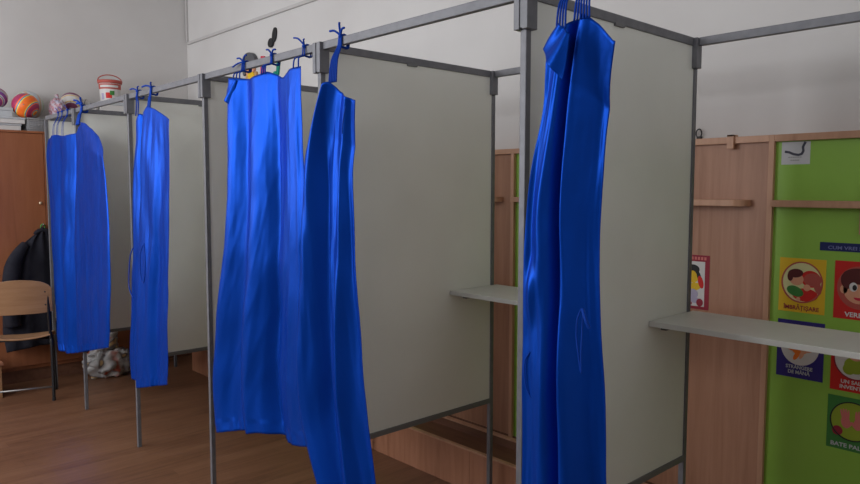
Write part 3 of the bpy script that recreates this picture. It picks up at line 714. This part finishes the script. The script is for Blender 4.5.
# small clear jar next to it
t = thing('jar', (-4.95, .49, 2.171), 'small cloudy jar standing between the white balls and the bucket', 'jar')
obj('jar_body', MB().lathe((-4.90, .475, 2.1002), [(.0005, 0), (.024, 0), (.026, .04), (.020, .05), (.0005, .05)], 20), 'softwhite', t, smooth=True)
obj('lid', MB().lathe((-4.90, .475, 2.1502), [(.0005, 0), (.021, 0), (.021, .012), (.0005, .012)], 20), 'palegrey', t)

# ------------------------------------------------------------------ coat hanging on the cupboard
coat = thing('coat', (-4.68, .0, .3), 'dark navy coat hanging on the cupboard door behind the chair', 'coat')
def coatbody():
    g = MB(); ny, nz = 60, 70; prof = []
    rows = [(0, 1.19, .012), (.06, 1.165, .05), (.14, 1.11, .12), (.24, 1.03, .18), (.36, .93, .235), (.5, .80, .27), (.7, .60, .285), (.85, .45, .29), (1, .30, .27)]
    def R(t):
        for a, b in zip(rows, rows[1:]):
            if t <= b[0]: f = (t - a[0]) / (b[0] - a[0]); return a[1] + (b[1] - a[1]) * f, a[2] + (b[2] - a[2]) * f
        return rows[-1][1:]
    for j in range(nz + 1):
        z, w = R(j / nz)
        for i in range(ny):
            a = 2 * PI * i / ny; cy = .0
            dx = .055 * (.35 + .65 * min(1, j / nz * 3))
            yy = cy + w * math.cos(a); xx = -4.685 + dx * math.sin(a) * (1 + .35 * noise.noise(Vector((math.cos(a) * 5, z * 2.2, 1)))) + .012 * math.sin(a) * math.sin(14 * math.cos(a) + z * 3)
            zz = z + .03 * (math.cos(a) ** 2) * -1 + (.02 * noise.noise(Vector((yy * 8, 0, 3))) if j == nz else 0)
            g.v.append((max(xx, -4.755), yy, zz))
    for j in range(nz):
        for i in range(ny):
            i2 = (i + 1) % ny; g.f.append((j * ny + i, j * ny + i2, (j + 1) * ny + i2, (j + 1) * ny + i)); g.m.append(0)
    g.f.append(tuple(range(ny))); g.m.append(0); g.f.append(tuple(nz * ny + i for i in range(ny))[::-1]); g.m.append(0)
    return g
obj('coat_body', coatbody(), 'navy', coat, smooth=True)
for sy in (-1, 1):
    P = [(-4.655, sy * .12, 1.07), (-4.635, sy * .20, .95), (-4.63, sy * .235, .78), (-4.63, sy * .24, .60), (-4.635, sy * .232, .47)]
    obj('sleeve', MB().tube(ribbon(P), [.03 + .028 * min(1, i / 8) for i in range(25)], 12), 'navy', coat, smooth=True)
obj('collar', MB().tube([(-4.665, .05 * math.cos(q * PI / 10), 1.135 + .03 * math.sin(q * PI / 10)) for q in range(11)], .018, 8), 'navy', coat, smooth=True)
obj('hanging_loop', MB().tube([(-4.745, .019 + .014 * math.cos(q * PI / 6), 1.185 + .022 * math.sin(q * PI / 6)) for q in range(12)], .005, 6, closed=True), 'leaf', coat, smooth=True, label='small green hanging loop')
hk_ = obj('coat_hook', MB().tube([(-4.7615, .019, 1.20), (-4.74, .019, 1.195), (-4.725, .019, 1.20), (-4.722, .019, 1.215)], .004, 8), 'steel', cab, smooth=True)

# ------------------------------------------------------------------ wooden chair with steel tube frame, seen from behind
sx = Vector((.30, .95, 0)).normalized()       # towards its right as seen here
fw = Vector((-.95, .30, 0)).normalized()
org = Vector((-4.13, -.105, 0)) - sx * .19     # midpoint between the rear feet
ch = thing('school_chair', tuple(org), 'wooden school chair with black tube legs in front of the dark coat', 'chair')
def Q(a, b, z): return org + sx * a + fw * b + Vector((0, 0, z))
for s in (-1, 1):
    obj('leg', MB().tube(ribbon([Q(s * .19, .0, 0), Q(s * .187, .03, .38), Q(s * .182, .035, .45), Q(s * .178, -.015, .62), Q(s * .178, -.045, .82)]), .0105, 10), 'black_metal', ch, smooth=True, label='black tube rear leg running up to the backrest')
    obj('leg', MB().tube(ribbon([Q(s * .19, .30, 0), Q(s * .182, .285, .30), Q(s * .178, .27, .405), Q(s * .18, .16, .412), Q(s * .183, .03, .41)]), .0105, 10), 'black_metal', ch, smooth=True)
    obj('foot_cap', MB().lathe(tuple(Q(s * .19, 0, 0)), [(.012, 0), (.012, .02), (.0105, .022)], 12), 'black', ch)
obj('stretcher', MB().tube([Q(-.189, .012, .095), Q(.189, .012, .095)], .007, 8), 'steel', ch, smooth=True, label='pale worn metal stretcher between the rear legs')
obj('cross_bar', MB().tube([Q(-.18, .22, .405), Q(.18, .22, .405)], .008, 8), 'black_metal', ch, smooth=True)
def board(nx, nz, f, th_dir, th):
    g = MB(); n1 = nx + 1
    for sgn in (0, 1):
        for j in range(nz + 1):
            for i in range(nx + 1): g.v.append(tuple(f(i / nx * 2 - 1, j / nz) + th_dir * th * sgn))
    o2 = (nx + 1) * (nz + 1)
    for j in range(nz):
        for i in range(nx):
            a = j * n1 + i; g.f.append((a, a + 1, a + 1 + n1, a + n1)); g.f.append((o2 + a, o2 + a + n1, o2 + a + 1 + n1, o2 + a + 1))
    def e(a, b): g.f.append((a, b, b + o2, a + o2))
    for i in range(nx): e(i, i + 1); e(nz * n1 + i + 1, nz * n1 + i)
    for j in range(nz): e((j + 1) * n1, j * n1); e(j * n1 + nx, (j + 1) * n1 + nx)
    g.m = [0] * len(g.f); return g
def backf(u, v):
    rr = (1 - abs(u) ** 5 * .12 * (1 if v > .5 else .5))
    top = .865 - .035 * u * u - .03 * abs(u) ** 8; bot = .625 + .012 * abs(u) ** 6
    z = bot + (top - bot) * v
    return Q(u * .205, -.030 - .040 * (v) + .025 * (u * u) , z)
bk = obj('backrest', board(24, 10, backf, -fw, .011), 'ply', ch, smooth=False, bevel=.003)
def seatf(u, v):
    b = .02 + .30 * v
    z = .425 + .022 * (u * u) * (1 - v * .6) - .03 * max(0, v - .8) / .2 * .9 + .012 * (1 - v)
    return Q(u * (.20 - .02 * (1 - v)), b, z)
obj('seat', board(24, 16, seatf, Vector((0, 0, 1)), .012), 'ply', ch, bevel=.003)
g = MB()
for a in (-.165, .165):
    for z in (.69, .78): g.lathe(tuple(Q(a, -.075 - (z - .69) * .15, z)), [(.0005, -.004), (.005, -.004), (.005, .004), (.0005, .004)], 8, axis='x')
obj('rivet', g, 'black_metal', ch)

# low wooden stool beside it, cut by the picture's edge
t = thing('low_stool', (-4.55, -.45, 0), 'low pale wooden stool at the far left edge, beside the chair', 'stool')
obj('stool_top', MB().box((-4.70, -.70, .235), (-4.42, -.345, .255)), 'bench', t, bevel=.003)
for y in (-.375, -.695): obj('leg', MB().box((-4.68, y, 0), (-4.44, y + .02, .235)), 'ply', t, bevel=.002)

# ------------------------------------------------------------------ plastic bag on the floor
def bagm(nt, b):
    v = coords(nt, (1, 1, 1)); n = noise_tex(nt, v, 5, 1, .5, .8)
    nt.links.new(ramp(nt, n, [(.36, (.42, .09, .05)), (.42, (.45, .42, .40)), (.50, (.44, .43, .42)), (.56, (.13, .10, .10)), (.60, (.5, .34, .16)), (.68, (.48, .46, .45))]), b.inputs['Base Color'])
    for e in b.id_data.nodes:
        if e.type == 'VALTORGB': e.color_ramp.interpolation = 'EASE'
    bump(nt, b, noise_tex(nt, v, 30, 4), .6, .01)
M['bag'] = mat('printed_plastic_bag', (.5, .5, .5), .35, .5, build=bagm)
t = thing('plastic_bag', (-4.55, .40, 0), 'crumpled white printed plastic bag on the floor by the cupboard', 'bag')
obj('bag_body', blob((-4.55, .41, .10), .16, (.8, 1.12, .72), .35, 9, 7, 30, fl=.002), 'bag', t, smooth=True)
obj('bag_contents', blob((-4.58, .37, .20), .09, (.8, 1.1, .8), .4, 10, 11, 22), 'bag', t, smooth=True)
obj('bag_neck', MB().tube(ribbon([(-4.58, .41, .22), (-4.58, .42, .29), (-4.57, .43, .34), (-4.57, .425, .375)]), [.075] * 4 + [.065] * 5 + [.055] * 5 + [.04] * 5, 14), 'bag', t, smooth=True)

# ------------------------------------------------------------------ light and camera
def area(name, loc, rot, sx_, sy_, e, col):
    l = bpy.data.lights.new(name, 'AREA'); l.shape = 'RECTANGLE'; l.size = sx_; l.size_y = sy_; l.energy = e; l.color = col
    o = bpy.data.objects.new(name, l); C.objects.link(o); o.location = loc; o.rotation_euler = rot; return o
for i, (a, b) in enumerate(WIN):
    e = [62, 56, 20][i]; wz0 = WZ[i]
    area('window_and_fill_light', ((a + b) / 2, YF + .02, (wz0 + wz1) / 2), (PI / 2, 0, 0), b - a - .1, wz1 - wz0 - .1, e, (.95, .97, 1.0))
area('window_and_fill_light', (XR - .02, -1.0, 2.5), (PI / 2, 0, PI / 2), 3.1, 1.1, 13, (.97, .98, 1.0))  # added fill at the side window, lifts surfaces facing right
w = bpy.data.worlds.new('world'); sc.world = w; w.use_nodes = True
w.node_tree.nodes['Background'].inputs[0].default_value = (.75, .85, 1, 1); w.node_tree.nodes['Background'].inputs[1].default_value = .6

cam = bpy.data.cameras.new('camera'); co = bpy.data.objects.new('camera', cam); C.objects.link(co)
f_, cx_, cy_, cz_, yaw, pit, rol = CAM
fwv = Vector((math.sin(yaw) * math.cos(pit), math.cos(yaw) * math.cos(pit), math.sin(pit)))
r_ = fwv.cross(Vector((0, 0, 1))).normalized(); u_ = r_.cross(fwv)
r2 = r_ * math.cos(rol) + u_ * math.sin(rol); u2 = -r_ * math.sin(rol) + u_ * math.cos(rol)
co.matrix_world = Matrix(((r2.x, u2.x, -fwv.x, cx_), (r2.y, u2.y, -fwv.y, cy_), (r2.z, u2.z, -fwv.z, cz_), (0, 0, 0, 1)))
cam.sensor_width = 36; cam.lens = 36 * f_ / 860; cam.clip_start = .05
sc.camera = co
sc.view_settings.view_transform = 'Standard'; sc.view_settings.look = 'None'
sc.view_settings.exposure = 0.0; sc.view_settings.gamma = 1; sc.view_settings.use_curve_mapping = False
for o in bpy.data.objects:
    if '_w' in o: del o['_w']
